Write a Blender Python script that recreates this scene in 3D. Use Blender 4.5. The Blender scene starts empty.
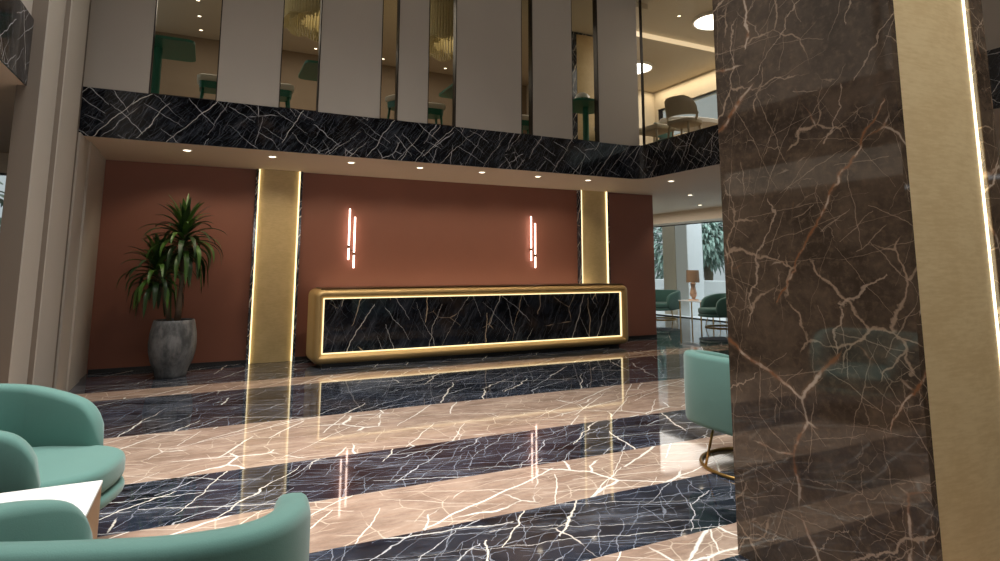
import bpy, bmesh, math, random
from mathutils import Vector, Matrix
PI = math.pi
sc = bpy.context.scene
COL = sc.collection
random.seed(7)

# ------------------------------------------------------------------ helpers
def link(o):
    COL.objects.link(o); return o

def obj(name, bm, mat, parent=None, smooth=False, world=True, angle=None):
    """one mesh object out of a bmesh; with world=True the shape is in world space even under a parent"""
    if parent is not None and world:
        bmesh.ops.translate(bm, verts=bm.verts, vec=-wloc(parent))
    bmesh.ops.recalc_face_normals(bm, faces=bm.faces)
    me = bpy.data.meshes.new(name)
    bm.to_mesh(me); bm.free()
    if isinstance(mat, (list, tuple)):
        for m in mat: me.materials.append(m)
    else:
        me.materials.append(mat)
    if smooth or angle:
        me.polygons.foreach_set('use_smooth', [True]*len(me.polygons))
        if angle: me.set_sharp_from_angle(angle=math.radians(angle))
    o = bpy.data.objects.new(name, me)
    if parent is not None: o.parent = parent
    return link(o)

def wloc(p):
    v = Vector(p.location); q = p.parent
    while q is not None:
        v = v + Vector(q.location); q = q.parent
    return v

def tag(o, label=None, cat=None, group=None, kind=None):
    if label: o['label'] = label
    if cat: o['category'] = cat
    if group: o['group'] = group
    if kind: o['kind'] = kind
    return o

def thing(name, label, cat, loc, rz=0, group=None):
    o = bpy.data.objects.new(name, None); link(o)
    o.empty_display_size = .1
    o.location = loc; o.rotation_euler = (0, 0, rz)
    return tag(o, label, cat, group)

def copy_tree(o, parent=None):
    c = o.copy(); COL.objects.link(c)
    if parent is not None: c.parent = parent
    for ch in list(o.children):
        copy_tree(ch, c)
    return c

def struct(name, bm, mat, smooth=False, angle=None):
    return tag(obj(name, bm, mat, None, smooth, angle=angle), kind='structure')

def NB(): return bmesh.new()

def box(bm, x0, x1, y0, y1, z0, z1, bev=0, seg=2):
    r = bmesh.ops.create_cube(bm, size=1)
    vs = r['verts']
    bmesh.ops.scale(bm, verts=vs, vec=(x1-x0, y1-y0, z1-z0))
    bmesh.ops.translate(bm, verts=vs, vec=((x0+x1)/2, (y0+y1)/2, (z0+z1)/2))
    if bev:
        es = list({e for v in vs for e in v.link_edges})
        bmesh.ops.bevel(bm, geom=es, offset=bev, segments=seg, profile=.5, affect='EDGES')
    return bm

def cyl(bm, p0, p1, r0, r1=None, n=16, caps=True):
    p0, p1 = Vector(p0), Vector(p1); r1 = r0 if r1 is None else r1
    d = (p1-p0); L = d.length
    m = Matrix.Translation((p0+p1)/2) @ d.to_track_quat('Z', 'Y').to_matrix().to_4x4()
    bmesh.ops.create_cone(bm, cap_ends=caps, cap_tris=False, segments=n, radius1=r0, radius2=r1, depth=L, matrix=m)
    return bm

def loft(bm, loops, closed=True, cap0=False, cap1=False):
    """quads between successive loops of equal length"""
    L = [[bm.verts.new(p) for p in lp] for lp in loops]
    n = len(L[0])
    for a, b in zip(L, L[1:]):
        for i in range(n if closed else n-1):
            j = (i+1) % n
            bm.faces.new((a[i], a[j], b[j], b[i]))
    if cap0: bm.faces.new(L[0][::-1])
    if cap1: bm.faces.new(L[-1])
    return bm

def lathe(bm, prof, c=(0, 0, 0), n=32, cap0=False, cap1=False):
    loops = [[(c[0]+r*math.cos(2*PI*i/n), c[1]+r*math.sin(2*PI*i/n), c[2]+z) for i in range(n)] for r, z in prof]
    return loft(bm, loops, True, cap0, cap1)

def torus(bm, c, R, r, n=48, m=10, sq=1.0):
    loops = []
    for i in range(n):
        a = 2*PI*i/n
        loops.append([(c[0]+(R+r*math.cos(2*PI*k/m))*math.cos(a), c[1]+(R+r*math.cos(2*PI*k/m))*math.sin(a), c[2]+r*sq*math.sin(2*PI*k/m)) for k in range(m)])
    loops.append(loops[0])
    loft(bm, loops)
    bmesh.ops.remove_doubles(bm, verts=bm.verts, dist=1e-5)
    return bm

def tube(bm, pts, rads, n=10):
    loops = []
    pts = [Vector(p) for p in pts]
    for i, p in enumerate(pts):
        d = (pts[min(i+1, len(pts)-1)]-pts[max(i-1, 0)]).normalized()
        q = d.to_track_quat('Z', 'Y')
        r = rads[i] if isinstance(rads, (list, tuple)) else rads
        loops.append([p + q @ Vector((r*math.cos(2*PI*k/n), r*math.sin(2*PI*k/n), 0)) for k in range(n)])
    return loft(bm, loops, True, True, True)

def rrect(x0, x1, z0, z1, r, n=6):
    """rounded rectangle as (x, z) points, counter-clockwise"""
    P = []
    for cx, cz, a0 in ((x1-r, z1-r, 0), (x0+r, z1-r, PI/2), (x0+r, z0+r, PI), (x1-r, z0+r, 1.5*PI)):
        for k in range(n+1):
            a = a0 + PI/2*k/n
            P.append((cx+r*math.cos(a), cz+r*math.sin(a)))
    return P

def spow(v, e): return math.copysign(abs(v)**e, v)

# ------------------------------------------------------------------ materials
def srgb(r, g, b):
    f = lambda c: (c/255/12.92 if c/255 <= .04045 else ((c/255+.055)/1.055)**2.4)
    return (f(r), f(g), f(b), 1)

class NT:
    def __init__(s, name):
        s.m = bpy.data.materials.new(name); s.m.use_nodes = True
        s.t = s.m.node_tree; s.n = s.t.nodes; s.l = s.t.links
        s.b = s.n['Principled BSDF']
    def new(s, ty, **kw):
        x = s.n.new(ty)
        for k, v in kw.items(): setattr(x, k, v)
        return x
    def put(s, sock, v):
        if hasattr(v, 'is_output'): s.l.new(v, sock)
        else: sock.default_value = v
    def coord(s): return s.new('ShaderNodeTexCoord').outputs['Object']
    def mapping(s, v, loc=(0, 0, 0), rot=(0, 0, 0), scale=(1, 1, 1)):
        x = s.new('ShaderNodeMapping'); s.l.new(v, x.inputs[0])
        x.inputs['Location'].default_value = loc; x.inputs['Rotation'].default_value = rot; x.inputs['Scale'].default_value = scale
        return x.outputs[0]
    def noise(s, v, scale, detail=4, rough=.5, col=False):
        x = s.new('ShaderNodeTexNoise'); s.l.new(v, x.inputs['Vector'])
        x.inputs['Scale'].default_value = scale; x.inputs['Detail'].default_value = detail; x.inputs['Roughness'].default_value = rough
        return x.outputs['Color' if col else 0]
    def math(s, op, a, b=0, c=0, clamp=False):
        x = s.new('ShaderNodeMath', operation=op, use_clamp=clamp)
        s.put(x.inputs[0], a); s.put(x.inputs[1], b); s.put(x.inputs[2], c)
        return x.outputs[0]
    def vmath(s, op, a, b):
        x = s.new('ShaderNodeVectorMath', operation=op)
        s.put(x.inputs[0], a); s.put(x.inputs[1], b); return x.outputs[0]
    def warp(s, v, scale, amt, detail=3):
        n = s.noise(v, scale, detail, .55, True)
        d = s.vmath('SUBTRACT', n, (.5, .5, .5))
        d = s.vmath('MULTIPLY', d, (amt, amt, amt))
        return s.vmath('ADD', v, d)
    def rng(s, v, a, b, c=0., d=1., smooth=True):
        x = s.new('ShaderNodeMapRange', interpolation_type='SMOOTHSTEP' if smooth else 'LINEAR')
        s.put(x.inputs[0], v)
        for i, k in enumerate((a, b, c, d)): s.put(x.inputs[1+i], k)
        return x.outputs[0]
    def vein(s, v, scale, width, mask=None, rnd=1.0):
        x = s.new('ShaderNodeTexVoronoi', feature='DISTANCE_TO_EDGE'); s.l.new(v, x.inputs['Vector'])
        x.inputs['Scale'].default_value = scale; x.inputs['Randomness'].default_value = rnd
        w = s.rng(x.outputs[0], 0.0, width, 1., 0.)
        return s.math('MULTIPLY', w, mask) if mask is not None else w
    def mix(s, f, a, b):
        x = s.new('ShaderNodeMix', data_type='RGBA')
        s.put(x.inputs[0], f); s.put(x.inputs[6], a); s.put(x.inputs[7], b); return x.outputs[2]
    def bump(s, h, st=.2, dist=.01):
        x = s.new('ShaderNodeBump'); x.inputs['Strength'].default_value = st; x.inputs['Distance'].default_value = dist
        s.l.new(h, x.inputs['Height']); s.l.new(x.outputs[0], s.b.inputs['Normal'])
    def set(s, **kw):
        for k, v in kw.items(): s.put(s.b.inputs[k.replace('_', ' ')], v)
        return s.m

def plain(name, col, rough=.5, metal=0, var=.08, scale=6, **kw):
    """a plain surface with a faint procedural unevenness"""
    t = NT(name); n = t.noise(t.coord(), scale, 4, .6)
    a = tuple(c*(1-var) for c in col[:3])+(1,); b = tuple(min(1, c*(1+var)) for c in col[:3])+(1,)
    t.set(Base_Color=t.mix(n, a, b), Roughness=rough, Metallic=metal, **kw)
    return t.m

def fabric(name, col, rough=.85, sheen=.3):
    t = NT(name); c = t.coord()
    n1 = t.noise(c, 5, 3, .5); n2 = t.noise(c, 260, 2, .6)
    f = t.math('ADD', t.math('MULTIPLY', n1, .5), t.math('MULTIPLY', n2, .5))
    a = tuple(x*.86 for x in col[:3])+(1,); b = tuple(min(1, x*1.14) for x in col[:3])+(1,)
    t.set(Base_Color=t.mix(f, a, b), Roughness=rough, Sheen_Weight=sheen, Sheen_Roughness=.5)
    t.bump(n2, .15, .003)
    return t.m

def emit(name, col, strength):
    t = NT(name)
    t.set(Base_Color=(0.02, .02, .02, 1), Emission_Color=col, Emission_Strength=strength)
    return t.m

def glass(name, tint=(.93, .95, .94, 1), refl=1.0):
    t = NT(name); n = t.n; n.remove(t.b)
    out = [x for x in n if x.type == 'OUTPUT_MATERIAL'][0]
    tr = t.new('ShaderNodeBsdfTransparent'); tr.inputs[0].default_value = tint
    gl = t.new('ShaderNodeBsdfGlossy'); gl.inputs['Roughness'].default_value = .01
    ge = t.new('ShaderNodeNewGeometry')
    d = t.vmath('DOT_PRODUCT', ge.outputs['Normal'], ge.outputs['Incoming'])
    dn = d.node.outputs['Value']
    f = t.math('POWER', t.math('SUBTRACT', 1., t.math('ABSOLUTE', dn), clamp=True), 5.)
    f = t.math('MULTIPLY_ADD', f, .96*refl, .04*refl)
    mx = t.new('ShaderNodeMixShader')
    t.l.new(f, mx.inputs[0]); t.l.new(tr.outputs[0], mx.inputs[1]); t.l.new(gl.outputs[0], mx.inputs[2])
    t.l.new(mx.outputs[0], out.inputs['Surface'])
    return t.m

def plan_uv(t, wall=False):
    """2-D slab coordinates in metres: (x, y) on floors, (run, height) on walls"""
    sep = t.new('ShaderNodeSeparateXYZ'); t.l.new(t.coord(), sep.inputs[0])
    cb = t.new('ShaderNodeCombineXYZ')
    if wall:
        t.l.new(t.math('SUBTRACT', sep.outputs[0], sep.outputs[1]), cb.inputs[0]); t.l.new(sep.outputs[2], cb.inputs[1])
    else:
        t.l.new(sep.outputs[0], cb.inputs[0]); t.l.new(sep.outputs[1], cb.inputs[1])
    return cb.outputs[0], sep

def strokes(t, uv, deg, spread, scale, stretch, width, shift, share, wob=.05, wsc=3.0):
    """scattered straight-ish veins: one tapering stroke per stretched cell, each at its own small angle; width in metres"""
    w = t.warp(uv, wsc, wob, 5)
    r = t.mapping(w, shift, (0, 0, -math.radians(deg)))
    r2 = t.mapping(r, scale=(1/stretch, 1, 1))
    v = t.new('ShaderNodeTexVoronoi', feature='F1', voronoi_dimensions='2D'); t.l.new(r2, v.inputs['Vector'])
    v.inputs['Scale'].default_value = scale
    d = t.vmath('MULTIPLY', t.vmath('SUBTRACT', r2, v.outputs['Position']), (stretch, 1, 0))
    sd = t.new('ShaderNodeSeparateXYZ'); t.l.new(d, sd.inputs[0])
    cc = t.new('ShaderNodeSeparateColor'); t.l.new(v.outputs['Color'], cc.inputs[0])
    an = t.math('MULTIPLY', t.math('SUBTRACT', cc.outputs[0], .5), math.radians(spread))
    sn, cs = t.math('SINE', an), t.math('COSINE', an)
    perp = t.math('ABSOLUTE', t.math('SUBTRACT', t.math('MULTIPLY', sd.outputs[0], sn), t.math('MULTIPLY', sd.outputs[1], cs)))
    along = t.math('ABSOLUTE', t.math('ADD', t.math('MULTIPLY', sd.outputs[0], cs), t.math('MULTIPLY', sd.outputs[1], sn)))
    taper = t.rng(along, 0, .75*stretch/scale, 1., .25, False)
    wd = t.math('MULTIPLY', t.math('MULTIPLY', taper, width), t.rng(cc.outputs[2], 0, 1, .5, 1.3, False))
    ln = t.rng(perp, t.math('MULTIPLY', wd, .3), wd, 1., 0.)
    return t.math('MULTIPLY', ln, t.math('LESS_THAN', cc.outputs[1], share))

def cracks(t, uv, scale, width, shift, keep, wscale=2.5, wamt=.12, mscale=1.4, soft=.12):
    """thin branching crack network, rubbed out where a cloud noise is low; width in metres"""
    r = t.mapping(t.warp(uv, wscale, wamt, 5), shift)
    v = t.new('ShaderNodeTexVoronoi', feature='DISTANCE_TO_EDGE', voronoi_dimensions='2D'); t.l.new(r, v.inputs['Vector'])
    v.inputs['Scale'].default_value = scale
    mk = t.rng(t.noise(t.mapping(uv, (shift[0]*3.1, shift[1]*2.3, 4.0+shift[0])), mscale, 3, .6), keep, keep+soft)
    thin = t.math('MULTIPLY', mk, width*scale)
    return t.math('MULTIPLY', t.rng(v.outputs[0], t.math('MULTIPLY', thin, .25), thin, 1., 0.), mk)

def dark_marble_colour(t, uv, k=1.0, a=(-16, 36, 64), hot=srgb(238, 230, 216), fine=.75, lw=1.0, dens=1.0, tone=1.0):
    """near-black blue marble with smoky clouds and thin broken white veins; returns a colour socket"""
    base = t.mix(t.rng(t.noise(uv, 1.7*k, 8, .72), .36, .68), srgb(11*tone, 14*tone, 19*tone), srgb(47*tone, 54*tone, 68*tone))
    rot = t.mapping(uv, (3, 7, 1), (0, 0, -math.radians(a[0])))
    base = t.mix(t.math('MULTIPLY', t.rng(t.noise(t.mapping(rot, scale=(.45, 2.0, 1)), 3.6*k, 9, .78), .47, .74), .85*fine/.75), base, srgb(112, 118, 130))
    base = t.mix(t.math('MULTIPLY', t.rng(t.noise(t.mapping(uv, (9, 2, 4)), .9*k, 4, .6), .56, .72), .55), base, srgb(70, 58, 52))
    col = base
    for deg, sp, sc_, st, wd, sh, share, f, c in (
        (a[0]-4, 30, 14.0, 7, .0032, (6.2, 2.9, 0), .85, fine, srgb(140, 146, 158)),
        (a[1]+4, 40, 12.0, 6, .0032, (1.6, 9.9, 0), .75, fine, srgb(140, 146, 158)),
        (a[0]+6, 26, 9.0, 6, .0045, (2.2, 6.9, 0), .80, fine, srgb(166, 170, 180)),
        (a[2], 40, 8.0, 4, .0045, (8.2, 1.9, 0), .65, fine, srgb(150, 154, 164)),
        (a[1], 36, 5.0, 4.5, .0065, (5.1, 3.2, 0), .62, .85, srgb(208, 208, 210)),
        (a[0], 24, 3.6, 6, .0080, (1.3, .2, 0), .58, .9, srgb(226, 222, 216)),
        (a[2]-8, 50, 2.6, 2.6, .0105, (7.7, 4.6, 0), .50, 1., hot)):
        col = t.mix(t.math('MULTIPLY', strokes(t, uv, deg, sp, sc_*k, st, wd*lw, sh, share*dens, .17/k, 3.0*k), f), col, c)
    col = t.mix(t.math('MULTIPLY', cracks(t, uv, 1.5*k, .010*lw, (4.4, 8.1, 0), .54, 2.5*k, .16/k, 1.2*k), .9), col, hot)
    return col

def beige_marble_colour(t, uv):
    base = t.mix(t.rng(t.noise(t.mapping(uv, scale=(1, 2, 1)), 2.2, 8, .74), .34, .68), srgb(150, 127, 112), srgb(196, 172, 154))
    base = t.mix(t.math('MULTIPLY', t.rng(t.noise(t.mapping(uv, (4, 1, 2), (0, 0, .2), (.7, 3, 1)), 7, 9, .8), .46, .68), .75), base, srgb(176, 146, 126))
    col = t.mix(t.math('MULTIPLY', cracks(t, uv, 5.0, .0065, (6.7, 3.2, 0), .42), .65), base, srgb(230, 212, 192))
    for deg, sp, sc_, st, wd, sh, share, f, c in (
        (8, 30, 7, 5, .006, (6.7, 3.2, 0), .7, .6, srgb(232, 214, 194)),
        (-20, 36, 5, 4, .008, (1.7, 8.2, 0), .65, .8, srgb(246, 234, 218)),
        (46, 44, 3.4, 3.2, .010, (4.3, 1.2, 0), .6, .95, srgb(254, 247, 236)),
        (22, 30, 2.4, 3.4, .014, (9.3, 5.2, 0), .5, 1., srgb(255, 249, 238))):
        col = t.mix(t.math('MULTIPLY', strokes(t, uv, deg, sp, sc_, st, wd, sh, share, .09), f), col, c)
    col = t.mix(cracks(t, uv, 2.2, .014, (3.4, 7.1, 0), .48, 2.5, .18, 1.1), col, srgb(255, 250, 240))
    return col

def marble_dark(name, k=1.0, a=(40, -42, 62), rough=.07, hot=srgb(238, 228, 212), fine=.6, lw=1.0, dens=1.0, tone=1.0):
    t = NT(name); uv, _ = plan_uv(t, True)
    t.set(Base_Color=dark_marble_colour(t, uv, k, a, hot, fine, lw, dens, tone), Roughness=rough)
    return t.m

def marble_floor():
    t = NT('striped_marble_floor'); uv, sep = plan_uv(t); y = sep.outputs[1]
    f = None
    for y0, y1 in ((-3.2, -2.2), (-1.1, -.4), (.9, 1.75), (2.38, 2.665), (3.335, 4.017), (4.865, 6.2), (7.92, 8.45)):
        q = t.math('MULTIPLY', t.math('GREATER_THAN', y, y0), t.math('LESS_THAN', y, y1))
        f = q if f is None else t.math('ADD', f, q)
    t.set(Base_Color=t.mix(f, dark_marble_colour(t, uv), beige_marble_colour(t, uv)), Roughness=.045, IOR=1.5)
    return t.m

def marble_brown():
    """dark emperador: brown cloud, fine pale web, a few rust and white main veins"""
    t = NT('brown_emperador_marble'); uv, _ = plan_uv(t, True)
    base = t.mix(t.rng(t.noise(uv, 2.2, 8, .7), .34, .68), srgb(60, 50, 42), srgb(100, 85, 72))
    base = t.mix(t.math('MULTIPLY', t.rng(t.noise(uv, 30, 5, .65), .46, .72), .6), base, srgb(112, 94, 78))
    pale = srgb(182, 160, 140)
    col = base
    col = t.mix(t.math('MULTIPLY', cracks(t, uv, 14, .0028, (1.2, 9.3, 0), .50, 7, .12, 3.0), .38), col, pale)
    col = t.mix(t.math('MULTIPLY', cracks(t, uv, 7, .0034, (4.2, 2.3, 0), .52, 5, .16, 2.4), .5), col, pale)
    col = t.mix(t.math('MULTIPLY', strokes(t, uv, 62, 70, 9, 3.5, .0028, (6.1, 1.3, 0), .7, .06, 7), .5), col, pale)
    col = t.mix(t.math('MULTIPLY', strokes(t, uv, 118, 70, 7, 3.5, .0030, (2.1, 7.3, 0), .6, .06, 7), .5), col, pale)
    col = t.mix(t.math('MULTIPLY', strokes(t, uv, 5, 40, 8, 4, .0025, (3.1, 4.3, 0), .45, .05, 7), .45), col, pale)
    col = t.mix(t.math('MULTIPLY', cracks(t, uv, 3.6, .0085, (2.7, 6.1, 0), .50, 4, .22, 2.0), .75), col, srgb(176, 152, 130))
    col = t.mix(t.math('MULTIPLY', strokes(t, uv, 52, 60, 4.2, 3, .0075, (4.9, 8.2, 0), .6, .20, 5), .7), col, srgb(184, 162, 142))
    rust = t.mix(t.rng(t.noise(uv, 4.2, 4, .6), .44, .56), srgb(140, 94, 64), srgb(206, 188, 170))
    for sh in ((9.1, 5.4, 0),):
        col = t.mix(t.math('MULTIPLY', cracks(t, uv, 2.3, .028, sh, .47, 3, .17, 1.5), .35), col, srgb(134, 104, 80))
        col = t.mix(t.math('MULTIPLY', cracks(t, uv, 2.3, .012, sh, .47, 3, .17, 1.5), .9), col, rust)
    col = t.mix(t.math('MULTIPLY', strokes(t, uv, 68, 44, 2.4, 3, .024, (7.5, 2.2, 0), .55, .16, 4), .4), col, srgb(134, 104, 80))
    col = t.mix(t.math('MULTIPLY', strokes(t, uv, 68, 44, 2.4, 3, .0105, (7.5, 2.2, 0), .55, .16, 4), .9), col, rust)
    t.set(Base_Color=col, Roughness=.04, IOR=1.66)
    return t.m

def gold_linen(name, a, b, metal=.55, rough=.42):
    t = NT(name); c = t.coord()
    n1 = t.noise(t.mapping(c, scale=(1, 1, 6)), 14, 4, .6); n2 = t.noise(c, 5, 5, .65)
    f = t.math('ADD', t.math('MULTIPLY', n1, .5), t.math('MULTIPLY', n2, .5))
    t.set(Base_Color=t.mix(t.rng(f, .36, .64), a, b), Metallic=metal, Roughness=rough)
    t.bump(t.noise(t.mapping(c, scale=(1, 1, 1.6)), 220, 2, .6), .06, .002)
    return t.m

def concrete():
    t = NT('grey_stone_glaze'); c = t.coord()
    n = t.noise(t.mapping(c, scale=(1, 1, .5)), 7, 6, .7)
    k = t.vein(t.warp(c, 5, .2), 4, .015, t.rng(t.noise(c, 3), .5, .6))
    t.set(Base_Color=t.mix(t.math('MULTIPLY', k, .5), t.mix(t.rng(n, .35, .65), srgb(74, 76, 78), srgb(128, 129, 130)), srgb(50, 50, 50)), Roughness=.5)
    t.bump(n, .3, .01); return t.m

M = dict(
    floor=marble_floor(),
    band=marble_dark('black_marble_fascia', 1.8, (50, -42, 68), .09, srgb(190, 188, 190), .34, .66, .85, .55),
    desk_marble=marble_dark('black_marble_slab', 1.1, (62, -58, 76), .05, srgb(200, 180, 154), .28, .85, .5, .75),
    pil_marble=marble_dark('black_marble_trim', 2.4, (70, -50, 60), .1),
    brown=marble_brown(),
    gold=gold_linen('gold_linen_panel', srgb(194, 170, 120), srgb(208, 184, 134), 0, .5),
    gold_pale=gold_linen('pale_gold_linen_panel', srgb(212, 186, 140), srgb(226, 203, 158), 0, .5),
    brass=plain('brushed_brass', srgb(178, 142, 84), .3, .9),
    desk_gold=plain('satin_gold_metal', srgb(188, 158, 106), .42, .45),
    bronze=plain('dark_bronze', srgb(86, 60, 34), .4, .6),
    terracotta=plain('terracotta_plaster', srgb(138, 87, 69), .6, 0, .07, 2.5),
    soffit=plain('warm_white_soffit_paint', srgb(224, 206, 184), .65, 0, .02),
    taupe=plain('taupe_wall_panel', srgb(184, 176, 166), .6, 0, .05, 1.5),
    taupe_shade_tone=plain('shade_toned_taupe', srgb(116, 104, 92), .6, 0, .04, 1.5),
    taupe_lit_tone=plain('lit_toned_taupe', srgb(182, 174, 163), .6, 0, .04, 1.5),
    cream=plain('cream_plaster', srgb(206, 196, 178), .7, 0, .03),
    brownwall=plain('brown_wallcovering', srgb(142, 124, 104), .6, 0, .05, 2),
    dark_frame=plain('black_bronze_frame', srgb(38, 30, 26), .35, .3),
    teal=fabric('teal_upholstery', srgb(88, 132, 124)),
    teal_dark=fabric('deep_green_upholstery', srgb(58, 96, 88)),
    teal_lac=plain('green_lacquer', srgb(40, 122, 100), .4),
    white=plain('white_lacquer', srgb(240, 240, 238), .3, 0, .02),
    wood=plain('golden_oak', srgb(176, 132, 84), .4, 0, .15, 14),
    plinth=plain('black_plinth', srgb(22, 18, 16), .4),
    grey_shell=plain('taupe_moulded_shell', srgb(196, 188, 166), .5),
    pale_pad=fabric('pale_seat_pad', srgb(238, 234, 222)),
    pot=concrete(),
    soil=plain('potting_soil', srgb(40, 30, 22), .9, 0, .4, 40),
    trunk=plain('palm_trunk_bark', srgb(110, 96, 80), .85, 0, .4, 30),
    leaf=plain('green_strap_leaf', srgb(64, 98, 36), .42, 0, .45, 9),
    leaf_dark=plain('dark_green_strap_leaf', srgb(34, 60, 24), .45, 0, .4, 9),
    tree_leaf=plain('garden_foliage', srgb(136, 160, 150), .8, 0, .35, 3),
    shade=plain('bronze_lamp_shade', srgb(150, 122, 96), .6, .2),
    ceramic=plain('blush_ceramic', srgb(206, 168, 142), .3, .1),
    chand=plain('gold_glass_rods', srgb(220, 208, 166), .5, 0, .25, 30),
    garden_wall=plain('white_garden_render', srgb(226, 230, 232), .8, 0, .02),
    curtain=plain('gold_slat_curtain', srgb(190, 170, 116), .6, .1, .05, 10),
    led=emit('warm_led_strip', (1, .80, .44, 1), 2.1),
    led_desk=emit('warm_led_strip_desk', (1, .80, .44, 1), 1.7),
    led_col=emit('warm_led_strip_column', (1, .86, .55, 1), 3.4),
    lens=emit('downlight_lens', (1, .84, .62, 1), 6),
    ringlight=emit('white_disc_light', (1, .95, .86, 1), 9),
    sconce=emit('rose_light_tube', (1, .70, .58, 1), 6),
    lit_step=emit('warm_step_glow', (1, .78, .5, 1), 1.1),  # glow painted on a lit ceiling step, not a lamp
    glass=glass('clear_glass'),
    glass_up=glass('bronze_tinted_glass', (.86, .84, .80, 1), .35),
)

# ------------------------------------------------------------------ the setting: dimensions
SZ, BT = 2.878, 3.447          # soffit height, top of the marble fascia (= upper floor)
YB, YW = 8.236, 9.987          # fascia plane, terracotta wall plane
XR, XL = 6.57, -1.403          # right and left fascia planes
XE = 8.245                     # right end of the terracotta wall
TOP = 7.2

bm = NB()
def quad(bm, pts): bm.faces.new([bm.verts.new(p) for p in pts])
box(bm, -7, 12.1, -5, 17, -.1, 0)
struct('floor', bm, M['floor'])

# terracotta wall behind the desk
struct('wall_back', box(NB(), -1.40, XE, YW, YW+.2, 0, SZ), M['terracotta'])
struct('trim_1', box(NB(), -1.31, XE, YW-.012, YW, 0, .05), M['plinth'])

# left stepped partition, seen edge-on
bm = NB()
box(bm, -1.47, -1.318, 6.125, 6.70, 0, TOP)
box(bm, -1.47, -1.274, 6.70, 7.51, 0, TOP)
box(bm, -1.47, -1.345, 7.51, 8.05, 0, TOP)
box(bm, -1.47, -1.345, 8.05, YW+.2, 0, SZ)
struct('wall_left', bm, M['taupe_shade_tone'])  # shade on the camera-side faces and grooves is put into this darker taupe
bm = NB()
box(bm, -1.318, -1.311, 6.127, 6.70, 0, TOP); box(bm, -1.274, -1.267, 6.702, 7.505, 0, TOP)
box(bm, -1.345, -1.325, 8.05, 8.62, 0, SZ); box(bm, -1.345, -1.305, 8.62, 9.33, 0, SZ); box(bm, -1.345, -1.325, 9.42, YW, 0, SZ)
struct('trim_6', bm, M['taupe_lit_tone'])  # strips facing the room, the light on them put into a paler taupe


# soffit slab (lower ceiling) around the atrium
bm = NB()
def lprism(bm, outline, z0, z1):
    loft(bm, [[(x, y, z0) for x, y in outline], [(x, y, z1) for x, y in outline]], True, True, True)
R_ = .28
corner = [(XR-R_+R_*math.sin(a), YB-R_+R_*math.cos(a)) for a in [PI/2*k/10 for k in range(11)]]
path = [(XL, YB)] + corner + [(XR, -5)]
def offset(p, d):
    if p == path[0]: return (p[0], p[1]+d)
    if p == path[-1]: return (p[0]+d, p[1])
    cx, cy = XR-R_, YB-R_
    vx, vy = (p[0]-cx)/R_, (p[1]-cy)/R_
    return (cx+vx*(R_+d), cy+vy*(R_+d))
inner = [offset(p, .012) for p in path]
lprism(bm, inner + [(11.36, -5), (11.36, 17), (-1.45, 17), (-1.45, YB+.012)], SZ, SZ+.12)
struct('ceiling', bm, M['soffit'])
struct('ceiling_left', box(NB(), -7, XL-.012, -5, 10.2, SZ, SZ+.12), M['soffit'])

# black marble fascia, back and right in one run with a rounded inside corner
bm = NB()
o2 = [offset(p, .012) for p in path]
loft(bm, [[(*p, SZ-.001) for p in path], [(*p, BT) for p in path], [(*p, BT) for p in o2], [(*p, SZ-.001) for p in o2]], False)
tag(obj('trim_2', bm, M['band'], None, angle=30), kind='structure')
struct('trim_3', box(NB(), XL-.012, XL, -5, 6.125, SZ-.001, BT), M['band'])

# upper floor slab, upper ceiling, atrium roof
bm = NB()
lprism(bm, inner + [(11.36, -5), (11.36, 17), (-1.45, 17), (-1.45, YB+.012)], BT-.1, BT-.01)
struct('floor_upper', bm, M['brownwall'])
bm = NB()
box(bm, -1.4, XR+.3, YB+.05, 17, 6.0, 6.1)
box(bm, XR+.3, 12, 9.42, 17, 6.0, 6.1); box(bm, XR+.05, 12, -5, 9.44, 6.11, 6.2)
struct('ceiling_upper', bm, M['cream'])
struct('trim_4', box(NB(), XR+.35, 10.41, 9.395, 9.418, 6.005, 6.10), M['lit_step'])  # face of the ceiling step, its light put in as emission
bm = NB()
box(bm, -7.2, 12.2, -5.2, YB+.3, TOP, TOP+.2)
struct('ceiling_atrium', bm, M['cream'])

# upper panels between the glass strips of the back wall
opaque = [(-1.46, -.73), (0, .726), (1.222, 2.05), (2.303, 2.745), (3.183, 4.272), (4.478, 5.21), (5.735, 6.56)]
for i, (a, b) in enumerate(opaque):
    struct('wall_upper', box(NB(), a, b, YB+.0, YB+.14, BT, TOP, .006), M['taupe'])
glass_spans = [(-.73, 0), (.726, 1.222), (2.05, 2.303), (2.745, 3.183), (4.272, 4.478), (5.21, 5.735)]
def window(n, x0, x1, y, z0, z1, fr=.012, glassmat='glass_up', axis='y', mull=(), dp=.11):
    w = bpy.data.objects.new('window_%d' % n, None); link(w); w['kind'] = 'structure'
    f = NB()
    def bx(bm, a0, a1, d0, d1, c0, c1):
        if axis == 'y': box(bm, a0, a1, y+d0, y+d1, c0, c1)
        else: box(bm, y+d0, y+d1, a0, a1, c0, c1)
    for a in (x0, x1-fr): bx(f, a, a+fr, -.005 if dp > .1 else .04, dp, z0, z1)
    bx(f, x0+fr, x1-fr, .02, .11, z0, z0+.02); bx(f, x0+fr, x1-fr, .02, .11, z1-.02, z1)
    for m in mull: bx(f, m-fr/2, m+fr/2, .02, .10, z0+.02, z1-.02)
    obj('window_frame', f, M['dark_frame'], w)
    g = NB(); bx(g, x0+fr, x1-fr, .06, .068, z0+.02, z1-.02)
    obj('window_pane', g, M[glassmat], w)
    return w
for i, (a, b) in enumerate(glass_spans): window(i+1, a, b, YB+.012, BT, TOP)
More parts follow.
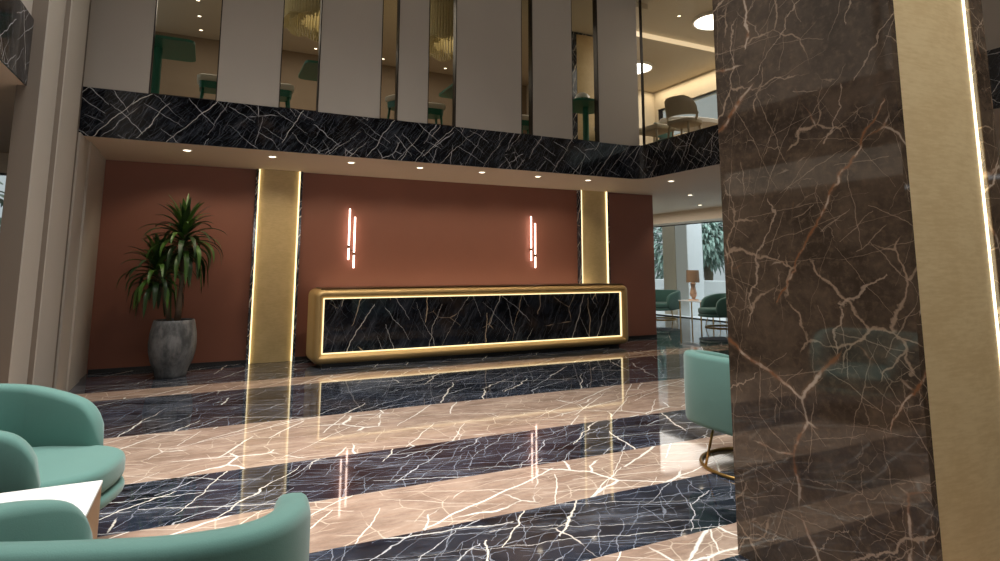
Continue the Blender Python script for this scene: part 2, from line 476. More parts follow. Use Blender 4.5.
# right wing upper glass and panels
window(7, 5.3, YB-.02, XR+.0, BT, TOP, .016, axis='x', dp=.09)
for a, b in ((4.2, 5.3), (2.2, 4.1), (-.5, 2.1), (-5, -.6)):
    struct('wall_upper_right', box(NB(), XR, XR+.14, a, b, BT, TOP, .006), M['taupe'])
for a, b in ((3.9, 6.125), (1.0, 3.8), (-5, .9)):
    struct('wall_upper_left', box(NB(), XL-.14, XL-.02, a, b, BT, TOP, .006), M['taupe'])

# upper lounge walls
bm = NB()
box(bm, -1.5, 7.2, 13.4, 13.6, BT, 6.0)
struct('wall_upper_back', bm, M['brownwall'])
bm = NB(); box(bm, 7.2, 10.6, 12.42, 12.6, BT, 6.0); box(bm, 7.1, 7.25, 12.42, 13.4, BT, 6.0)
struct('wall_upper_lounge', bm, M['cream'])
bm = NB(); box(bm, 10.42, 10.6, -5, 12.42, 5.5, 6.11); box(bm, 10.42, 10.6, -5, 12.42, BT, 4.7); box(bm, 10.42, 10.6, 12.3, 12.6, 4.7, 5.5)
struct('wall_upper_side', bm, M['cream'])
window(8, -2, 12.3, 10.45, 4.7, 5.5, .03, 'glass', 'x', (4, 6, 8, 10))
# outer envelope: front wall behind the camera, left room, far room
struct('wall_front', box(NB(), -7.2, 12.2, -5.2, -5, 0, TOP), M['taupe_shade_tone'])
struct('wall_outer_left', box(NB(), -7.2, -7, -5, 10.2, 0, TOP), M['cream'])
bm = NB(); box(bm, -7, -1.47, YW, YW+.2, 2.62, SZ); box(bm, -7, -3.6, YW, YW+.2, 0, 2.62)
box(bm, -1.62, -1.45, YW, YW+.2, 0, 2.62)
struct('wall_left_room', bm, M['cream'])
window(9, -3.6, -1.62, YW+.05, 0.05, 2.62, .04, 'glass')
struct('wall_far_back', box(NB(), XE, 12.2, 17, 17.2, 0, SZ), M['cream'])
struct('wall_behind_desk', box(NB(), XE-.02, XE, YW+.2, 17, 0, SZ), M['cream'])
# window wall of the far lounge: header, floor-to-header glass
bm = NB(); box(bm, 11.36, 11.5, 6, 17, 2.6, SZ); box(bm, 11.5, 12.2, 6, 17, 2.6, 2.72)
box(bm, 11.9, 12.1, -5, 6, 0, SZ)
struct('wall_right', bm, M['soffit'])
window(10, 6, 17, 12.0, 0.0, 2.6, .04, 'glass', 'x', (8.3, 10.3))

# ------------------------------------------------------------------ big column at the right
def bulge(bm, x0, x1, y, z0, z1, sag, n=24, back=.05):
    """gently bowed panel facing -y"""
    pts = []
    for i in range(n+1):
        u = i/n; s = 1-(2*u-1)**2
        pts.append((x0+(x1-x0)*u, y-sag*s))
    ring = pts + [(x1, y+back), (x0, y+back)]
    loft(bm, [[(x, yy, z0) for x, yy in ring], [(x, yy, z1) for x, yy in ring]], True, True, True)
    return bm

cx0, cx1, cy0, cy1 = 2.434, 3.147, 1.436, 2.387
col = thing('column', 'massive polished brown marble column at right with tall pale gold panel', 'column', (2.79, 1.91, 0))
gx0, gx1 = 2.468, 3.012
bm = NB()
prof = [(cx0, cy0), (gx0, cy0), (gx0, cy0+.07), (gx1+.028, cy0+.07), (gx1+.028, cy0), (cx1, cy0), (cx1, cy1), (cx0, cy1)]
loft(bm, [[(x, y, 0) for x, y in prof], [(x, y, TOP) for x, y in prof]], True, True, True)
obj('marble_casing', bm, M['brown'], col)
obj('gold_panel', bulge(NB(), gx0+.014, gx1+.006, cy0+.018, .0, TOP, .022, back=.03), M['gold_pale'], col, angle=40)
obj('light_strip', box(NB(), gx1+.011, gx1+.016, cy0+.012, cy0+.06, 0, TOP), M['led_col'], col)
obj('light_strip', box(NB(), gx0+.001, gx0+.012, cy0+.034, cy0+.06, 0, TOP), M['led'], col)

# pilasters on the terracotta wall
def pilaster(x0, x1, label):
    p = thing('pilaster', label, 'pilaster', ((x0+x1)/2, YW, 0), 0, None)
    yf = YW-.10
    bm = NB()
    pr = [(x0-.045, yf), (x0-.008, yf), (x0-.008, yf+.04), (x1+.008, yf+.04), (x1+.008, yf), (x1+.045, yf), (x1+.045, YW-.001), (x0-.045, YW-.001)]
    loft(bm, [[(x, y, 0) for x, y in pr], [(x, y, SZ-.002) for x, y in pr]], True, True, True)
    obj('marble_backing', bm, M['pil_marble'], p)
    obj('gold_panel', bulge(NB(), x0+.010, x1-.010, yf+.026, 0.002, SZ-.004, .022, back=.012), M['gold'], p, angle=40)
    for a in (x0-.007, x1-.009):
        obj('light_strip', box(NB(), a, a+.016, yf-.004, yf+.036, .002, SZ-.004), M['led'], p)
    return p
pilaster(.655, 1.240, 'backlit gold pilaster between the potted palm and the reception desk')
pilaster(6.43, 7.025, 'backlit gold pilaster rising behind the right end of the reception desk')

up = thing('pillar', 'gold pillar upstairs filling the sixth glass strip behind a green table', 'pillar', (6.58, 9.95, BT-.01))
obj('marble_casing', box(NB(), 6.16, 7.0, 9.76, 10.2, BT-.01, 5.999), M['pil_marble'], up)
obj('gold_panel', bulge(NB(), 6.29, 6.87, 9.755, BT, 5.95, .03, back=.02), M['gold_pale'], up, angle=40)
# ------------------------------------------------------------------ reception desk
desk = thing('reception_desk', 'long gold framed reception desk with glowing black marble front', 'reception desk', (4.13, 9.3, 0))
x0, x1, z0, z1 = 1.405, 6.835, .045, 1.085
def ring(y, ins, r): return [(x, y, z) for x, z in rrect(x0+ins, x1-ins, z0+ins, z1-ins, r, 8)]
def iring(y, e=0): return [(x, y, z) for x, z in rrect(1.53-e, 6.695+e, .183-e, .962+e, .012, 8)]
bm = NB()
loft(bm, [ring(9.62, 0.0, .10), ring(9.10, 0.0, .10), ring(9.04, .012, .10), ring(9.01, .035, .09), ring(9.0, .06, .075), iring(9.0, .052), iring(9.004, .046), iring(9.062, .0), iring(9.12, 0)], True, True, False)
obj('frame', bm, M['desk_gold'], desk, angle=35)
obj('marble_front', box(NB(), 1.545, 6.68, 9.075, 9.12, .198, .947), M['desk_marble'], desk)
bm = NB()
loft(bm, [iring(9.110, -.0005), iring(9.046, -.0005), iring(9.046, -.014), iring(9.110, -.014)], True)
obj('light_strip', bm, M['led_desk'], desk)
obj('counter_edge', box(NB(), 1.50, 6.75, 9.06, 9.60, 1.083, 1.100, .004), M['bronze'], desk)
obj('plinth', box(NB(), 1.55, 6.68, 9.12, 9.55, 0, .06), M['plinth'], desk)

# ------------------------------------------------------------------ wall sconces
def sconce(x, label):
    s = thing('wall_sconce', label, 'wall lamp', (x, YW, 1.38))
    for dx, zt, zb in ((-.043, 2.33, 1.515), (.043, 2.20, 1.385)):
        bm = NB(); cyl(bm, (x+dx, YW-.06, zb), (x+dx, YW-.06, zt), .013, n=12)
        t = obj('light_tube', bm, M['sconce'], s, True)
    bm = NB()
    for dx, z in ((-.043, 1.72), (.043, 1.61)):
        cyl(bm, (x+dx, YW-.06, z-.022), (x+dx, YW-.06, z+.022), .018, n=12)
        cyl(bm, (x+dx, YW-.05, z), (x+dx, YW-.001, z), .007, n=8)
    box(bm, x-.04, x+.04, YW-.045, YW-.035, 1.66, 1.675)
    obj('bracket', bm, M['bronze'], s)
sconce(2.078, 'left pink twin-tube wall sconce above the desk')
sconce(5.388, 'right pink twin-tube wall sconce above the desk')

# ------------------------------------------------------------------ downlights
def downlight(x, y, z, label, group, power=0, r=.045):
    d = thing('downlight', label, 'downlight', (x, y, z), 0, group)
    bm = NB(); lathe(bm, [(r, 0), (r*1.35, 0), (r*1.35, -.006), (r, -.006), (r*.96, -.001)], (x, y, z), 20)
    obj('trim_ring', bm, M['white'], d)
    bm = NB(); cyl(bm, (x, y, z-.004), (x, y, z-.0005), r*.95, n=20)
    obj('lens', bm, M['lens'], d)
    if power:
        L = bpy.data.lights.new('downlight_beam', 'SPOT'); L.energy = power; L.color = (1, .82, .6)
        L.spot_size = 1.9; L.spot_blend = .5; L.shadow_soft_size = .06
        lo = bpy.data.objects.new('downlight_beam', L); link(lo); lo.location = (x, y, z-.02); lo.rotation_euler = (.45 if y == 8.7 else 0, 0, 0)
DX = [(-.296, 'recessed soffit downlight above the potted palm'),
      (.724, 'recessed soffit downlight in front of the left gold pilaster'),
      (1.775, 'recessed soffit downlight above and left of the left wall sconce'),
      (2.796, 'recessed soffit downlight, nearest to the right of the left wall sconce'),
      (3.81, 'recessed soffit downlight over the middle of the desk'),
      (4.817, 'recessed soffit downlight just left of the right wall sconce'),
      (5.797, 'recessed soffit downlight in front of the right gold pilaster')]
for x, lb in DX: downlight(x, 8.7, SZ, lb, 'downlights in the soffit over the desk', 33)
for x, y, lb in ((7.147, 8.147, 'soffit downlight beyond the rounded fascia corner, nearest of the three'),
                 (8.907, 9.591, 'middle soffit downlight of the row leading to the far lounge'),
                 (10.573, 11.06, 'farthest soffit downlight over the far lounge seats')):
    downlight(x, y, SZ, lb, 'downlights leading to the far lounge', 40)
for x, y, lb in ((-.389, 11.45, 'topmost of three upstairs downlights in the leftmost glass strip'),
                 (-.372, 12.2, 'middle of three upstairs downlights in the leftmost glass strip'),
                 (-.351, 12.94, 'lowest of three upstairs downlights in the leftmost glass strip'),
                 (1.826, 13.0, 'upstairs downlight below the left gold chandelier'),
                 (3.277, 13.0, 'upstairs downlight alone in the narrow third glass strip'),
                 (4.746, 13.0, 'upstairs downlight below the right gold chandelier'),
                 (6.983, 13.0, 'upstairs downlight in the fifth glass strip from the left'),
                 (7.75, 8.45, 'small upstairs ceiling spot between the two white disc lights')):
    downlight(x, y, 6.11 if x == 7.75 else 6.0, lb, 'downlights of the upper lounge', 0, .03)

# ------------------------------------------------------------------ barrel armchairs
AW, AD, ARM, FLARE = .434, .285, .408, -.26      # plan of the wrap: half width, back depth, arm length, arm inturn
def backrest_bm():
    """wrap-around back: section swept along the plan curve, its arms rounding down at both ends"""
    bm = NB(); loops = []
    # plan: half superellipse at the back, then straight arms
    pts = []
    n1 = 48
    for i in range(n1+1):
        th = -PI/2 + PI*i/n1
        pts.append(Vector((AW*spow(math.sin(th), 2/3.25), -AD*spow(math.cos(th), 2/3.25), 0)))
    na = 18
    left = [Vector((-AW-FLARE*ARM*(k/na), ARM*k/na, 0)) for k in range(na, 0, -1)]
    right = [Vector((AW+FLARE*ARM*(k/na), ARM*k/na, 0)) for k in range(1, na+1)]
    pts = left + pts + right
    s = [0]
    for a, b in zip(pts, pts[1:]): s.append(s[-1]+(b-a).length)
    L = s[-1]
    RT, RB, zt, zb = .75, .10, .776, .27
    m = 20
    for i, p in enumerate(pts):
        d = min(s[i], L-s[i])
        top = zt; bot = zb
        if d < RT:
            top = .57 + (zt-.57)*math.sqrt(max(0, 1-((RT-d)/RT)**1.76))
        if d < .13:
            top -= .13*(1-math.sqrt(max(0, 1-((.13-d)/.13)**2)))
        if d < RB:
            bot = zb + (.43-zb)*(1-math.sqrt(max(0, 1-((RB-d)/RB)**2)))
        hw = .052
        if d < .05: hw *= .35+.65*math.sqrt(max(0, 1-((.05-d)/.05)**2))
        t = (pts[min(i+1, len(pts)-1)]-pts[max(i-1, 0)]).normalized()
        nrm = Vector((t.y, -t.x, 0))
        zc, hz = (top+bot)/2, max(.02, (top-bot)/2)
        lp = []
        for k in range(m):
            # rounded rectangle section: round top, firm sides
            a = 2*PI*k/m
            u, v = math.cos(a), math.sin(a)
            r = hw
            ou = spow(u, .55)*r
            vz = zc + (hz-r)*(1 if v > 0 else -1)*(1 if abs(v) > 1e-6 else 0) + r*v if hz > r else zc+hz*v
            lp.append(p + nrm*ou + Vector((0, 0, vz)))
        loops.append(lp)
    return loft(bm, loops, True, True, True)
def seat_outline(grow, y_front, n=44):
    """rounded-D plan of the seat: snug inside the wrap, round in front"""
    P = []
    for i in range(n):
        a = 2*PI*i/n
        x = (.375+grow)*spow(math.cos(a), .70); y = spow(math.sin(a), .80)
        P.append((x, (y_front-.10+grow)*y + .10 if y > 0 else (.36+grow)*y + .10))
    return P
def slab(bm, grow, yf, z0, z1, r, seg=5):
    loops = [[(x, y, z0+r*(1-math.sin(PI/2*k/seg))) for x, y in seat_outline(grow-r*(1-math.cos(PI/2*k/seg)), yf)] for k in range(seg, -1, -1)]
    loops += [[(x, y, z1-r*(1-math.sin(PI/2*k/seg))) for x, y in seat_outline(grow-r*(1-math.cos(PI/2*k/seg)), yf)] for k in range(0, seg+1)]
    return loft(bm, loops, True, True, True)
def make_armchair(fab='teal'):
    t = thing('armchair', '', 'armchair', (0, 0, 0))
    obj('backrest', backrest_bm(), M[fab], t, angle=60, world=False)
    s = obj('seat', slab(NB(), 0, .605, .315, .445, .04), M[fab], t, angle=60, world=False)
    b = obj('seat_base', slab(NB(), .004, .605, .25, .312, .025), M[fab], t, angle=60, world=False)
    obj('base_ring', torus(NB(), (0, .05, .012), .40, .012, 56, 8), M['brass'], t, True, world=False)
    for a in [math.radians(k) for k in (69, 159, 249, 339)]:
        lg = NB(); cyl(lg, (.40*math.cos(a), .05+.40*math.sin(a), .012), (.37*math.cos(a), .05+.31*math.sin(a), .28), .009, n=10)
        obj('leg', lg, M['brass'], t, True, world=False)
    return t
def place(o, label, x, y, facing_deg, group=None):
    o.location = (x, y, 0); o.rotation_euler = (0, 0, math.radians(facing_deg-90))
    o['label'] = label; o['category'] = 'armchair'
    if group: o['group'] = group
    return o
arm = make_armchair()
place(arm, 'teal barrel armchair at left, its seat open towards the room behind the white table', -.922, 3.896, -13, 'teal armchairs around the white table')
place(copy_tree(arm), 'teal barrel armchair nearest the camera at bottom left, seen over its back', -.146, 2.047, 68, 'teal armchairs around the white table')
place(copy_tree(arm), 'teal barrel armchair half hidden behind the brown marble column', 3.552, 3.288, 0)
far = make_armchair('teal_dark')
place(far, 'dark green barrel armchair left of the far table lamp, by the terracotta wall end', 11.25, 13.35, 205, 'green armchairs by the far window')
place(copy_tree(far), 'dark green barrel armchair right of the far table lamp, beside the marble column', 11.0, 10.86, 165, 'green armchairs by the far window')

# ------------------------------------------------------------------ white coffee table
ct = thing('coffee_table', 'low white topped table with golden wood sides among the teal armchairs', 'table', (-.75, 2.8, 0))
obj('table_top', box(NB(), -1.25, -.318, 2.64, 3.06, .535, .55, .003), M['white'], ct)
obj('side_panel', box(NB(), -.345, -.32, 2.645, 3.055, 0, .5345, .002), M['wood'], ct)
obj('side_panel', box(NB(), -1.245, -1.22, 2.645, 3.055, 0, .5345, .002), M['wood'], ct)

# ------------------------------------------------------------------ far side table and lamp
st = thing('side_table', 'small white side table between the two dark green armchairs', 'table', (11.17, 11.98, 0))
bm = NB(); box(bm, 10.95, 11.4, 11.58, 12.38, .535, .56, .006)
obj('table_top', bm, M['white'], st)
for x in (10.98, 11.37):
    for y in (11.61, 12.35):
        obj('leg', box(NB(), x-.012, x+.012, y-.012, y+.012, 0, .536), M['brass'], st)
lamp = thing('table_lamp', 'table lamp with bronze drum shade on the far side table', 'lamp', (11.17, 12.05, .56))
c = (11.17, 12.05, .56)
obj('base', lathe(NB(), [(.0, 0), (.13, 0), (.135, .012), (.12, .03), (.03, .04), (0, .045)], c, 28), M['ceramic'], lamp, angle=40)
obj('stem', lathe(NB(), [(.035, .04), (.05, .07), (.085, .13), (.09, .18), (.07, .25), (.055, .33), (.06, .38), (.075, .42), (.05, .44), (.015, .46), (.012, .60)], c, 24), M['ceramic'], lamp, angle=50)
obj('lamp_shade', lathe(NB(), [(.165, .45), (.155, .76), (.150, .76), (.160, .45)], c, 32), M['shade'], lamp, angle=40)
bm = NB(); bmesh.ops.create_uvsphere(bm, u_segments=14, v_segments=10, radius=.04, matrix=Matrix.Translation((c[0], c[1], c[2]+.62)))
obj('bulb', bm, M['lens'], lamp, True)

# ------------------------------------------------------------------ potted palm
PX, PY = -.318, 9.22
palm = thing('potted_palm', 'tall twin-headed palm in a grey stone pot by the terracotta wall', 'potted plant', (PX, PY, 0))
obj('pot', lathe(NB(), [(0, 0), (.17, 0), (.185, .02), (.19, .06), (.20, .10), (.245, .20), (.272, .32), (.280, .42), (.272, .55), (.252, .66), (.240, .715), (.232, .722), (.222, .715), (.222, .66)], (PX, PY, 0), 40), M['pot'], palm, angle=50)
obj('soil', lathe(NB(), [(0, .665), (.12, .672), (.224, .662)], (PX, PY, 0), 28), M['soil'], palm, True)
def leaf_strip(bm, base, az, up0, length, width, droop, n=9):
    """a folded strap leaf bending under its weight"""
    p = Vector(base); el = up0; h = Vector((math.cos(az), math.sin(az), 0)); side = Vector((-math.sin(az), math.cos(az), 0))
    st = length/n; rows = []
    for i in range(n+1):
        u = i/n
        w = width*(.55+.45*min(1, u*4))*(1-u**2.6)**.8 + .0008
        d = h*math.cos(el)+Vector((0, 0, 1))*math.sin(el)
        nn = side.cross(d)
        rows.append([bm.verts.new(p - side*w + nn*(-w*.35)), bm.verts.new(p), bm.verts.new(p + side*w + nn*(-w*.35))])
        p = p + d*st
        el = max(-1.45, el - droop*(.35+u)*st/length*2.2)
    for a, b in zip(rows, rows[1:]):
        bm.faces.new((a[0], a[1], b[1], b[0])); bm.faces.new((a[1], a[2], b[2], b[1]))
def palm_head(trunk_pts, rads, head, n, size, seed, k0):
    rnd = random.Random(seed)
    bm = NB(); tube(bm, trunk_pts, rads, 12)
    tr = obj('trunk', bm, M['trunk'], palm, True)
    for mat, nm, share in (('leaf_dark', 'young_leaves', 0), ('leaf', 'leaves', 1)):
        bm = NB()
        for i in range(n):
            u = i/n
            if (i % 2) != share: continue
            az = i*2.39996 + k0
            z = head[2] - .50*size*(1-u) + .02
            p = (head[0]+.012*math.cos(az), head[1]+.012*math.sin(az), z)
            up = -.25 + 1.65*u + rnd.uniform(-.15, .15)
            ln = size*(rnd.uniform(.62, .80) if u < .65 else rnd.uniform(.45, .62))
            dr = (2.3 - 2.15*u)*rnd.uniform(.8, 1.15)
            leaf_strip(bm, p, az, up, ln,   .040*size*rnd.uniform(.8, 1.15)+.004, dr)
        obj(nm, bm, M[mat], tr, True)
palm_head([(PX+.03, PY, .66), (PX+.045, PY-.01, .95), (PX+.055, PY-.01, 1.3), (PX+.045, PY, 1.88)], [.042, .038, .036, .05], (PX+.045, PY, 1.93), 80, .84, 3, .3)
palm_head([(PX-.05, PY+.02, .66), (PX-.10, PY+.01, .9), (PX-.17, PY+.0, 1.15), (PX-.235, PY, 1.42)], [.032, .028, .026, .036], (PX-.24, PY, 1.50), 62, .76, 9, 1.1)

# ------------------------------------------------------------------ upper lounge furniture
def upper_table(x, y, label, s=.43, r=.10):
    t = thing('lounge_table', label, 'table', (x, y, BT-.01), 0, 'green tables upstairs behind the glass strips')
    z = 4.2
    lp = rrect(-s, s, -s, s, r, 6)
    bm = NB(); loft(bm, [[(x+a, y+b, z) for a, b in lp], [(x+a, y+b, z+.035) for a, b in lp]], True, True, True)
    obj('table_top', bm, M['teal_lac'], t)
    bm = NB(); cyl(bm, (x, y, BT+.02), (x, y, z), .055, n=16); obj('pedestal', bm, M['teal_lac'], t, angle=40)
    bm = NB(); cyl(bm, (x, y, BT-.01), (x, y, BT+.02), .25, n=28); obj('foot', bm, M['teal_lac'], t, angle=40)
upper_table(-.715, 8.81, 'green pedestal table upstairs in the leftmost glass strip')
upper_table(1.50, 8.93, 'green pedestal table upstairs under the left gold chandelier')
upper_table(3.71, 8.93, 'green pedestal table upstairs under the right gold chandelier')
upper_table(5.86, 8.83, 'green round-cornered table upstairs in the sixth glass strip', .43, .25)
def stool(x, y, label, rz=0):
    t = thing('stool', label, 'stool', (x, y, BT-.01), rz, 'green stools upstairs behind the glass strips')
    z = .54
    lp = lambda g: rrect(-.2+g, .2-g, -.2+g, .2-g, .09-g*.5, 6)
    bm = NB(); loft(bm, [[(a, b, z) for a, b in lp(.02)], [(a, b, z+.02) for a, b in lp(0)], [(a, b, z+.075) for a, b in lp(0)], [(a, b, z+.095) for a, b in lp(.03)]], True, True, True)
    obj('seat', bm, M['pale_pad'], t, angle=50, world=False)
    bm = NB(); loft(bm, [[(a, b, z-.10) for a, b in lp(.035)], [(a, b, z) for a, b in lp(.03)]], True, True, True)
    obj('apron', bm, M['teal_lac'], t, angle=50, world=False)
    for sx in (-1, 1):
        for sy in (-1, 1):
            bm = NB(); cyl(bm, (sx*.16, sy*.16, 0), (sx*.12, sy*.12, z-.09), .014, .02, 10)
            obj('leg', bm, M['teal_lac'], t, True, world=False)
    return t
stool(-.06, 9.42, 'pale topped green stool right of the leftmost upstairs table')
stool(.83, 9.42, 'pale topped green stool left of the second upstairs table')
stool(2.62, 9.2, 'green stool upstairs in the narrow third glass strip', .5)
stool(3.22, 9.45, 'pale topped green stool upstairs left under the right gold chandelier')
stool(5.0, 9.5, 'pale topped green stool upstairs in the narrow fifth glass strip')
stool(6.72, 9.42, 'green stool upstairs low in the sixth glass strip', .3)
bl = thing('dome_lamp', 'small white dome lamp on the round-cornered upstairs table', 'lamp', (5.72, 8.72, 4.235))
obj('dome', lathe(NB(), [(.13, .07), (.125, .11), (.10, .15), (.06, .175), (0, .185)], (5.72, 8.72, 4.235), 24), M['white'], bl, True)
obj('stem', lathe(NB(), [(0, 0), (.07, 0), (.07, .012), (.015, .02), (.012, .16)], (5.72, 8.72, 4.235), 20), M['brass'], bl, angle=40)

def chandelier(x, y, zb, label):
    t = thing('chandelier', label, 'chandelier', (x, y, 6.0), 0, 'gold rod chandeliers upstairs')
    bm = NB(); cyl(bm, (x, y, 5.93), (x, y, 5.995), .72, n=40); obj('canopy', bm, M['brass'], t, angle=40)
    bm = NB(); rnd = random.Random(int(x*10))
    for ringr, n in ((.66, 84), (.52, 60), (.36, 40)):
        for i in range(n):
            a = 2*PI*i/n
            b = zb + .10*(1-ringr/.66) - .06*abs(math.sin(a*5)) + rnd.uniform(-.004, .004)
            cyl(bm, (x+ringr*math.cos(a), y+ringr*math.sin(a), b), (x+ringr*math.cos(a), y+ringr*math.sin(a), 5.93), .020, n=6)
    obj('rods', bm, M['chand'], t)
def bulb(x, y):
    L = bpy.data.lights.new('chandelier_bulb', 'POINT'); L.energy = 6; L.color = (1, .88, .64); L.shadow_soft_size = .2
    o = bpy.data.objects.new('chandelier_bulb', L); link(o); o.location = (x, y, 5.78)
bulb(1.5, 9.85); bulb(3.75, 9.85)
chandelier(1.50, 9.85, 5.30, 'gold rod chandelier with scalloped edge in the second glass strip')
chandelier(3.75, 9.85, 5.30, 'gold rod chandelier with scalloped edge in the fourth glass strip')

def disc_light(x, y, r, label, zc=6.0):
    t = thing('ceiling_light', label, 'ceiling light', (x, y, 6.0), 0, 'white disc ceiling lights upstairs')
    bm = NB(); lathe(bm, [(r*1.08, 0), (r*1.08, -.06), (r, -.06), (r, -.02)], (x, y, zc), 40); obj('rim', bm, M['white'], t, angle=40)
    bm = NB(); cyl(bm, (x, y, zc-.038), (x, y, zc-.025), r*.99, n=40); obj('diffuser', bm, M['ringlight'], t)
disc_light(8.48, 8.25, .40, 'larger white disc ceiling light upstairs beside the marble column', 6.11)
disc_light(8.62, 10.95, .40, 'smaller looking white disc ceiling light upstairs next to the corner mullion')

def shell_chair(x, y, rz, label):
    t = thing('shell_chair', label, 'chair', (x, y, BT-.01), rz, 'taupe shell chairs upstairs')
    # seat: rounded pan; back: curved shell with an opening above the seat; local front +y
    lp = lambda g: rrect(-.24+g, .24-g, -.23+g, .23-g, .12, 6)
    bm = NB(); loft(bm, [[(a, b, .30) for a, b in lp(.03)], [(a, b, .32) for a, b in lp(0)], [(a, b, .37) for a, b in lp(0)], [(a, b, .385) for a, b in lp(.03)]], True, True, True)
    obj('seat', bm, M['grey_shell'], t, angle=50, world=False)
    bm = NB(); rows_o, rows_i = [], []
    nz, na = 10, 20
    for j in range(nz+1):
        z = .43 + .31*j/nz; u = j/nz
        half = math.radians(78)*math.sqrt(max(0.02, 1-(u*.93)**3))
        o_, i_ = [], []
        for k in range(na+1):
            a = -half + 2*half*k/na
            for lst, r in ((o_, .30), (i_, .27)):
                lst.append((r*math.sin(a), -(r-.03)*math.cos(a)-.05*u, z))
        rows_o.append(o_+i_[::-1])
    loft(bm, rows_o, True, True, True)
    obj('backrest', bm, M['grey_shell'], t, angle=50, world=False)
    for s in (-1, 1):
        bm = NB(); tube(bm, [(s*.22, -.02, .35), (s*.275, -.07, .40), (s*.285, -.06, .47)], .022, 8)
        obj('arm_bracket', bm, M['grey_shell'], t, True, world=False)
    for sx in (-1, 1):
        for sy in (-1, 1):
            bm = NB(); cyl(bm, (sx*.21, sy*.21, 0), (sx*.17, sy*.17, .31), .014, .02, 10); obj('leg', bm, M['grey_shell'], t, True, world=False)
shell_chair(7.02, 7.62, math.radians(-75), 'taupe shell chair seen from behind upstairs, beside the marble column')
bm = None
ot = thing('taupe_bench', 'low taupe bench upstairs at the corner mullion', 'bench', (6.98, 8.28, BT-.01))
obj('seat', box(NB(), 6.76, 7.2, 8.02, 8.62, BT+.30, BT+.40, .03, 3), M['grey_shell'], ot, angle=40)
for x in (6.80, 7.16):
    for y in (8.07, 8.57):
        b_ = NB(); cyl(b_, (x, y, BT-.01), (x, y, BT+.31), .018, n=10); obj('leg', b_, M['grey_shell'], ot, True)
wt = thing('oval_table', 'white oval table upstairs behind the taupe shell chair', 'table', (8.25, 8.62, BT-.01))
bm = NB()
el = lambda g, z: [(8.25+(.85-g)*math.cos(2*PI*i/40), 8.62+(.42-g)*math.sin(2*PI*i/40), z) for i in range(40)]
loft(bm, [el(.03, 4.03), el(0, 4.045), el(0, 4.115), el(.01, 4.125)], True, True, True)
obj('table_top', bm, M['white'], wt, angle=40)
b_ = NB(); cyl(b_, (8.25, 8.62, BT), (8.25, 8.62, 4.035), .06, n=16); cyl(b_, (8.25, 8.62, BT-.01), (8.25, 8.62, BT+.02), .3, n=24); obj('pedestal', b_, M['white'], wt, angle=40)
def green_chair(x, y, rz, label):
    t = thing('dining_chair', label, 'chair', (x, y, BT-.01), rz, 'green chairs around the white oval table upstairs')
    obj('seat', box(NB(), -.23, .23, -.22, .22, .42, .48, .025, 3), M['teal_dark'], t, angle=40, world=False)
    obj('backrest', box(NB(), -.23, .23, -.25, -.20, .55, .85, .02, 3), M['teal_dark'], t, angle=40, world=False)
    for sx in (-1, 1):
        for sy in (-1, 1):
            b_ = NB(); cyl(b_, (sx*.19, sy*.19, 0), (sx*.18, sy*.18, .43), .014, n=8); obj('leg', b_, M['dark_frame'], t, True, world=False)
    for sx in (-1, 1):
        b_ = NB(); cyl(b_, (sx*.17, -.21, .45), (sx*.17, -.225, .60), .012, n=8)
        obj('back_post', b_, M['dark_frame'], t, True, world=False)
green_chair(8.15, 9.25, math.radians(180), 'green chair upstairs behind the white oval table, left')
green_chair(9.35, 8.45, math.radians(110), 'green chair upstairs behind the white oval table, right')
bm = NB()
n = 60
for i in range(n):
    xx = 7.55 + (8.72-7.55)*i/n
    cyl(bm, (xx, 12.33 + .012*(i % 2), BT), (xx, 12.33+.012*(i % 2), 5.9), .013, n=8)
tag(obj('curtain', bm, M['curtain'], None, True), 'gold slatted curtain upstairs in the sixth glass strip', 'curtain')

# ------------------------------------------------------------------ garden outside the far window
struct('ground', box(NB(), 12.2, 22, -2, 26, -.15, -.02), M['garden_wall'])
tag(obj('garden_wall', box(NB(), 14.0, 14.2, 4, 26, -.1, .98, .02), M['garden_wall']), 'low white garden wall beyond the far window', 'wall')
bm = NB(); box(bm, 12.7, 13.3, 14.42, 14.98, -.1, 3.6, .02)
tag(obj('pillar', bm, M['cream']), 'cream square pillar outside the far window, left of its white neighbour', 'pillar')
bm = NB(); box(bm, 12.7, 13.3, 13.88, 14.40, -.1, 3.6, .02)
tag(obj('pillar', bm, M['garden_wall']), 'white square pillar outside the far window, right of the cream one', 'pillar')
def tree(x, y, h, rad, n, label, seed, trunk=.16):
    t = thing('tree', label, 'tree', (x, y, -.05), 0, 'garden trees outside the far window')
    rnd = random.Random(seed)
    bm = NB(); tube(bm, [(x, y, -.05), (x+.05, y+.04, h*.5), (x-.03, y+.02, h)], [trunk, trunk*.8, trunk*.5], 10)
    obj('trunk', bm, M['trunk'], t, True)
    bm = NB()
    for i in range(n):
        a, b, r = rnd.uniform(0, 2*PI), rnd.uniform(-1, 1), rad*rnd.random()**.4
        s = math.sqrt(1-b*b)
        p = Vector((x+r*s*math.cos(a), y+r*s*math.sin(a), h+r*b*.9))
        leaf_strip(bm, p, a, .5*b, rnd.uniform(.35, .6), .05, 1.2, 4)
    obj('foliage', bm, M['tree_leaf'], t)
tree(15.3, 15.75, 2.3, .95, 900, 'grey-green tree with visible trunk beyond the low garden wall', 1, .2)
tree(17.6, 13.0, 1.9, 1.15, 1000, 'grey-green tree beside the column edge in the far window', 2)
tree(16.4, 18.6, 2.1, 1.3, 900, 'grey-green tree left of the cream pillar in the far window', 3)

tree(-2.75, 12.6, 1.7, 1.25, 420, 'dark garden tree behind the window at the far left edge', 5)
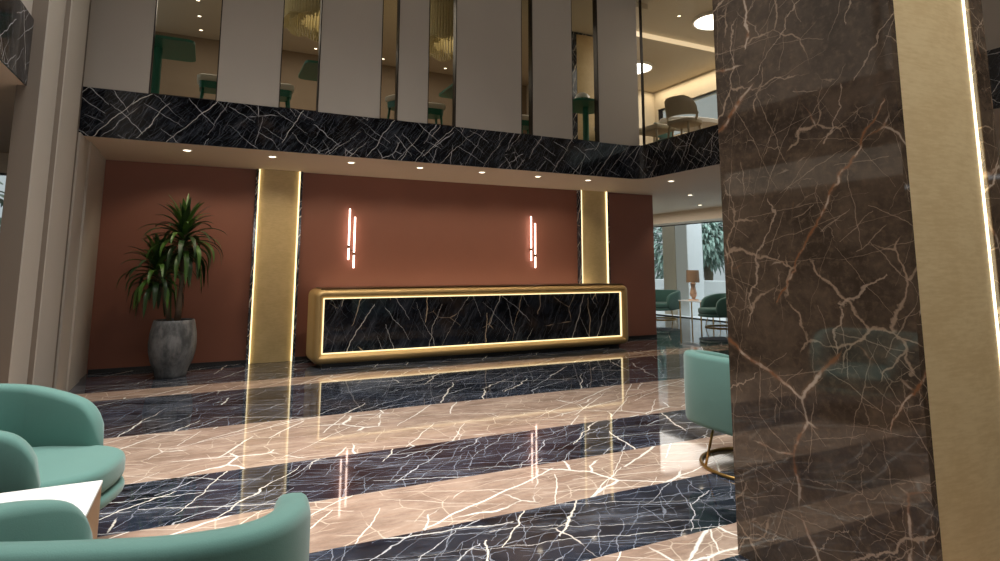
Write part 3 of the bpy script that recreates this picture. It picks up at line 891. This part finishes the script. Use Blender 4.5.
# ------------------------------------------------------------------ light
def area(name, loc, sx, sy, power, col=(1, .93, .84), rot=(0, 0, 0), spread=0):
    L = bpy.data.lights.new(name, 'AREA'); L.shape = 'RECTANGLE'; L.size = sx; L.size_y = sy; L.energy = power; L.color = col
    if spread: L.spread = spread
    o = bpy.data.objects.new(name, L); link(o); o.location = loc; o.rotation_euler = rot
    return o
area('atrium_ceiling_light', (.9, 4.0, TOP-.05), 4.8, 4.6, 285, (1, .97, .93), spread=1.5)
area('upper_lounge_light', (2.2, 11.0, 5.95), 6, 3, 110, (1, .92, .78))
area('upper_wing_light', (8.6, 8.6, 5.9), 2.5, 5, 80, (1, .97, .9))
area('upper_cove_light', (10.2, 8.6, 5.97), .12, 7.4, 60, (1, .84, .6))
area('front_fill', (3.0, -4.9, 2.8), 9, 1.5, 75, (1, .98, .95), (PI/2+.32, 0, 0), spread=1.45)  # added fill behind the camera, the front wall has no window
def spot(name, loc, to, power, size, col):
    L = bpy.data.lights.new(name, 'SPOT'); L.energy = power; L.color = col; L.spot_size = size; L.spot_blend = .7; L.shadow_soft_size = .12
    o = bpy.data.objects.new(name, L); link(o); o.location = loc
    o.rotation_euler = (Vector(to)-Vector(loc)).to_track_quat('-Z', 'Y').to_euler()
spot('column_fill_spot', (3.6, -2.2, TOP-.1), (2.75, 1.43, 2.2), 680, .75, (1, .92, .8))  # added spot to brighten the column's gold panel, no fitting there
area('soffit_fill', (4.1, 9.76, 1.02), 5.0, .08, 9, (1, .84, .6), (PI, 0, 0))  # added behind the desk, facing up, to brighten the soffit
area('far_lounge_light', (9.8, 12.5, SZ-.05), 2, 4, 60, (1, .93, .84))
area('left_room_light', (-3.5, 6, SZ-.05), 2.5, 6, 20, (1, .86, .68))
area('garden_daylight', (12.9, 13.0, 4.8), 1.6, 12, 520, (.88, .95, 1), (0, -.75, 0))

w = bpy.data.worlds.new('world'); sc.world = w; w.use_nodes = True
bg = w.node_tree.nodes['Background']; bg.inputs[0].default_value = (.78, .87, .92, 1); bg.inputs[1].default_value = .65

# ------------------------------------------------------------------ camera
cam = bpy.data.cameras.new('camera'); cam.sensor_width = 36; cam.lens = 36*.61
cam.shift_x = -.011; cam.shift_y = -.0965; cam.clip_start = .02
co = bpy.data.objects.new('camera', cam); link(co)
r = Vector((0.8956, -0.4448, 0)).normalized()
f = Vector((0.4409, 0.8874, 0)).normalized()*math.cos(math.atan(83/610)) + Vector((0, 0, math.sin(math.atan(83/610))))
u = r.cross(f)
m = Matrix.Identity(4)
for i in range(3): m[i][0], m[i][1], m[i][2] = r[i], u[i], -f[i]
m.translation = (0, 0, 1.4)
co.matrix_world = m
sc.camera = co

sc.view_settings.view_transform = 'Standard'; sc.view_settings.look = 'None'
sc.view_settings.exposure = 0; sc.view_settings.gamma = 1; sc.view_settings.use_curve_mapping = False
sc.cycles.use_denoising = True
sc.cycles.max_bounces = 10; sc.cycles.diffuse_bounces = 4; sc.cycles.glossy_bounces = 5; sc.cycles.transparent_max_bounces = 12
sc.cycles.sample_clamp_indirect = 6
sc.cycles.caustics_reflective = False; sc.cycles.caustics_refractive = False
